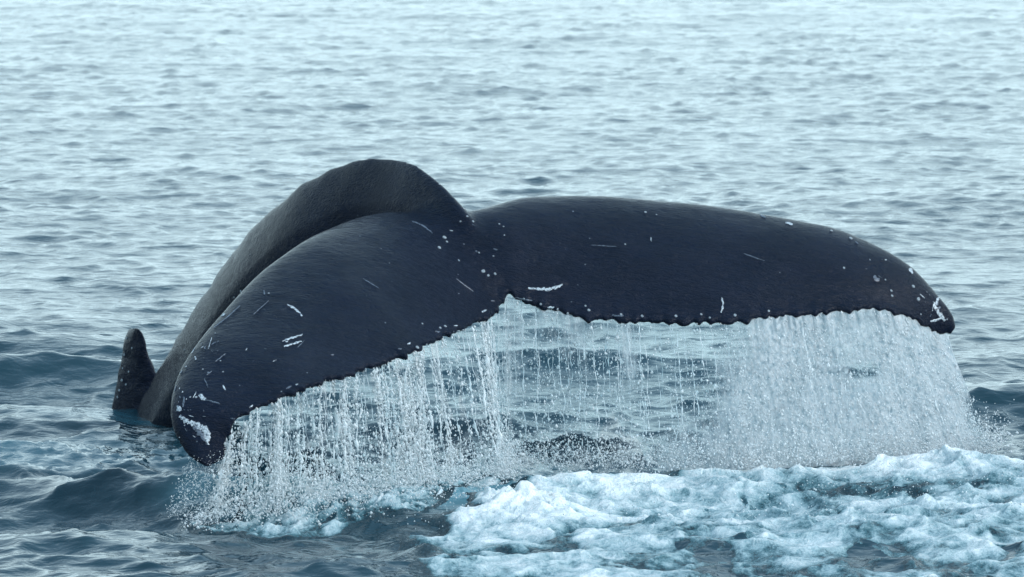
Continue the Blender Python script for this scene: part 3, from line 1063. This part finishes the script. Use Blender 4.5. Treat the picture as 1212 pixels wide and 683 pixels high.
def hf_main(x, y, seed):
    w = fbm(np.stack([x * 1.6, y * 1.6, 0 * x + 1], -1), 5, .65)
    xl = np.interp(y, [-3.6, -2.3, -1.6, -.9, -.4, 0, .4], [-.50, -.66, -.38, -.10, .25, .8, 1.3])
    yt = np.interp(x, [-.6, .2, .6, 1.1, 1.6, 2.2, 2.7, 3.6], [-1.2, -.50, -.30, .02, .28, .35, .15, -.2])
    dd = np.minimum(x - xl, yt - y) + .26 * w
    cover = sstep(0.0, .40, dd) * sstep(4.3, 3.6, x) * sstep(-4.65, -4.2, y + .1 * w)
    front = sstep(-2.0, -3.0, y)
    big = fbm(np.stack([x * 1.5, y * 1.2, 0 * x + 8], -1), 3)
    mid = fbm(np.stack([x * 4.2, y * 3.4, 0 * x + 18], -1), 4, .55, mode=2)
    rid = fbm(np.stack([x * 9 + .5 * w, y * 7, 0 * x + 38], -1), 4, .6, mode=1)
    fin = fbm(np.stack([x * 24, y * 18, 0 * x + 28], -1), 3, .65)
    rim = np.exp(-((yt - y - .16) / .22) ** 2)
    h = cover * (.028 + .040 * big + .020 * mid + .010 * rid + .008 * fin) * (1 - .55 * front) + .045 * rim * cover
    h = h + .06 * cover * bumpxy(x, y, .05, -1.35, .33, .3) * (1 + mid) + .03 * cover * bumpxy(x, y, -.30, -1.85, .28, .25) * (1 + mid)
    h = h + .05 * bumpxy(x + .02 * fin, y, 2.05, -1.5, .05, .07) + .035 * bumpxy(x, y, 2.12, -1.52, .07, .07) + .035 * bumpxy(x, y, 2.0, -1.46, .10, .1)
    fo = .31 + .38 * big + .22 * mid + .16 * rim + .10 * rid - .12 * front
    fo = fo + .35 * bumpxy(x, y, .0, -1.5, .6, .5) + .25 * bumpxy(x, y, 2.05, -1.5, .12, .12)
    open_ = sstep(.02, .38, -fbm(np.stack([x * 2.6, y * 1.7, 0 * x + 91], -1), 4, .6) + .10 * front) * (1 - rim)
    h = h - .022 * open_ * cover
    fo0 = .27 * open_
    fo = fo - .28 * bumpxy(x, y, 1.9, -.7, .7, .25) - .22 * bumpxy(x, y, .6, -2.1, .35, .2)
    fo = fo - fo0
    return h, fo * sstep(.05, .6, cover) - .5 * (1 - sstep(.0, .5, cover)), cover


def hf_left(x, y, seed):
    w = fbm(np.stack([x * 2.2, y * 2.2, 0 * x + 61], -1), 3)
    yc = np.interp(x, [-1.9, -1.2, -.6, -.1], [-1.75, -1.65, -1.25, -.6])
    r_ = np.hypot((x + .85) / .82, (y - yc) / .62) + .45 * w
    cover = sstep(1.0, .6, r_)
    mid = fbm(np.stack([x * 6, y * 5, 0 * x + 71], -1), 4, .6, mode=2)
    fin = fbm(np.stack([x * 22, y * 18, 0 * x + 81], -1), 3, .6)
    h = cover * (.012 + .030 * mid + .020 * fin)
    fo = .02 + .35 * sstep(-.4, .6, mid) - .30 * w
    return h, fo * sstep(0, .6, cover) - .5 * (1 - sstep(.0, .5, cover)), cover


foam_patch('white_water', -1.0, 4.3, -4.7, .7, .0115, .021, hf_main, 'pale turquoise and white foam churned up in front of the right fluke', 1)
foam_patch('white_water', -2.1, .2, -2.8, .2, .012, .017, hf_left, 'thin white froth where the left streams hit the sea', 2)

# spray thrown up along the foot of both curtains
def spray():
    r = np.random.default_rng(77)
    pts, rad = [], []
    # left foot: fans outward past the tip
    n = 12000
    px = 245 + 345 * r.random(n) ** .8
    e = edge_at(np.clip(px, 262, 590))
    b = P(px, 560, 0)[:, 0]
    x = e[:, 0] + np.where(px < 262, (px - 262) * .0045, 0) + drift_x(np.clip(px, 262, 590)) + r.normal(size=n) * .04
    y = e[:, 1] - .14 + r.normal(size=n) * .22
    z = np.abs(r.normal(size=n)) * .11 * sstep(235, 330, px) + .01
    pts.append(np.stack([x, y, z], -1)); rad.append(np.clip(r.lognormal(math.log(.0026), .5, n), .0013, .009))
    # fan running down-left from the near tip
    n = 1700
    t = r.random(n) ** .85
    s = r.random(n)
    p0 = P(225 + 50 * s, 540 - 10 * s, -1.66)
    x = p0[:, 0] - (.13 - .12 * s) * t + r.normal(size=n) * .012
    y = p0[:, 1] + r.normal(size=n) * .05
    z = p0[:, 2] * (1 - t) + r.normal(size=n) * .01
    pts.append(np.stack([x, y, np.maximum(z, .01)], -1)); rad.append(np.clip(r.lognormal(math.log(.0021), .4, n), .0012, .006))
    # right foot
    n = 11000
    px = r.uniform(560, 1165, n)
    e = edge_at(np.clip(px, 570, 1118))
    x = e[:, 0] + drift_x(np.clip(px, 570, 1118)) + r.normal(size=n) * .05
    y = e[:, 1] - .05 + r.normal(size=n) * .14
    z = np.abs(r.normal(size=n)) * .08 + .04
    pts.append(np.stack([x, y, z], -1)); rad.append(np.clip(r.lognormal(math.log(.0026), .5, n), .0013, .009))
    # over the white water
    n = 1800
    x = r.uniform(-.7, 3.2, n); y = r.uniform(-2.4, .1, n)
    z = np.abs(r.normal(size=n)) * .05 + .04
    pts.append(np.stack([x, y, z], -1)); rad.append(np.clip(r.lognormal(math.log(.0026), .4, n), .0014, .007))
    pts = np.vstack(pts); rad = np.concatenate(rad)
    o = drops('spray', pts, rad, np.full(len(pts), 1.1), M_DROP)
    tag(o, 'fine white spray leaping up where the falling water meets the sea', 'spray', kind='stuff')


spray()
print('TRIS', sum(len(o.data.loop_triangles) or sum(len(p.vertices) - 2 for p in o.data.polygons) for o in S.objects if o.type == 'MESH' and not o.name.startswith('barnacle')))
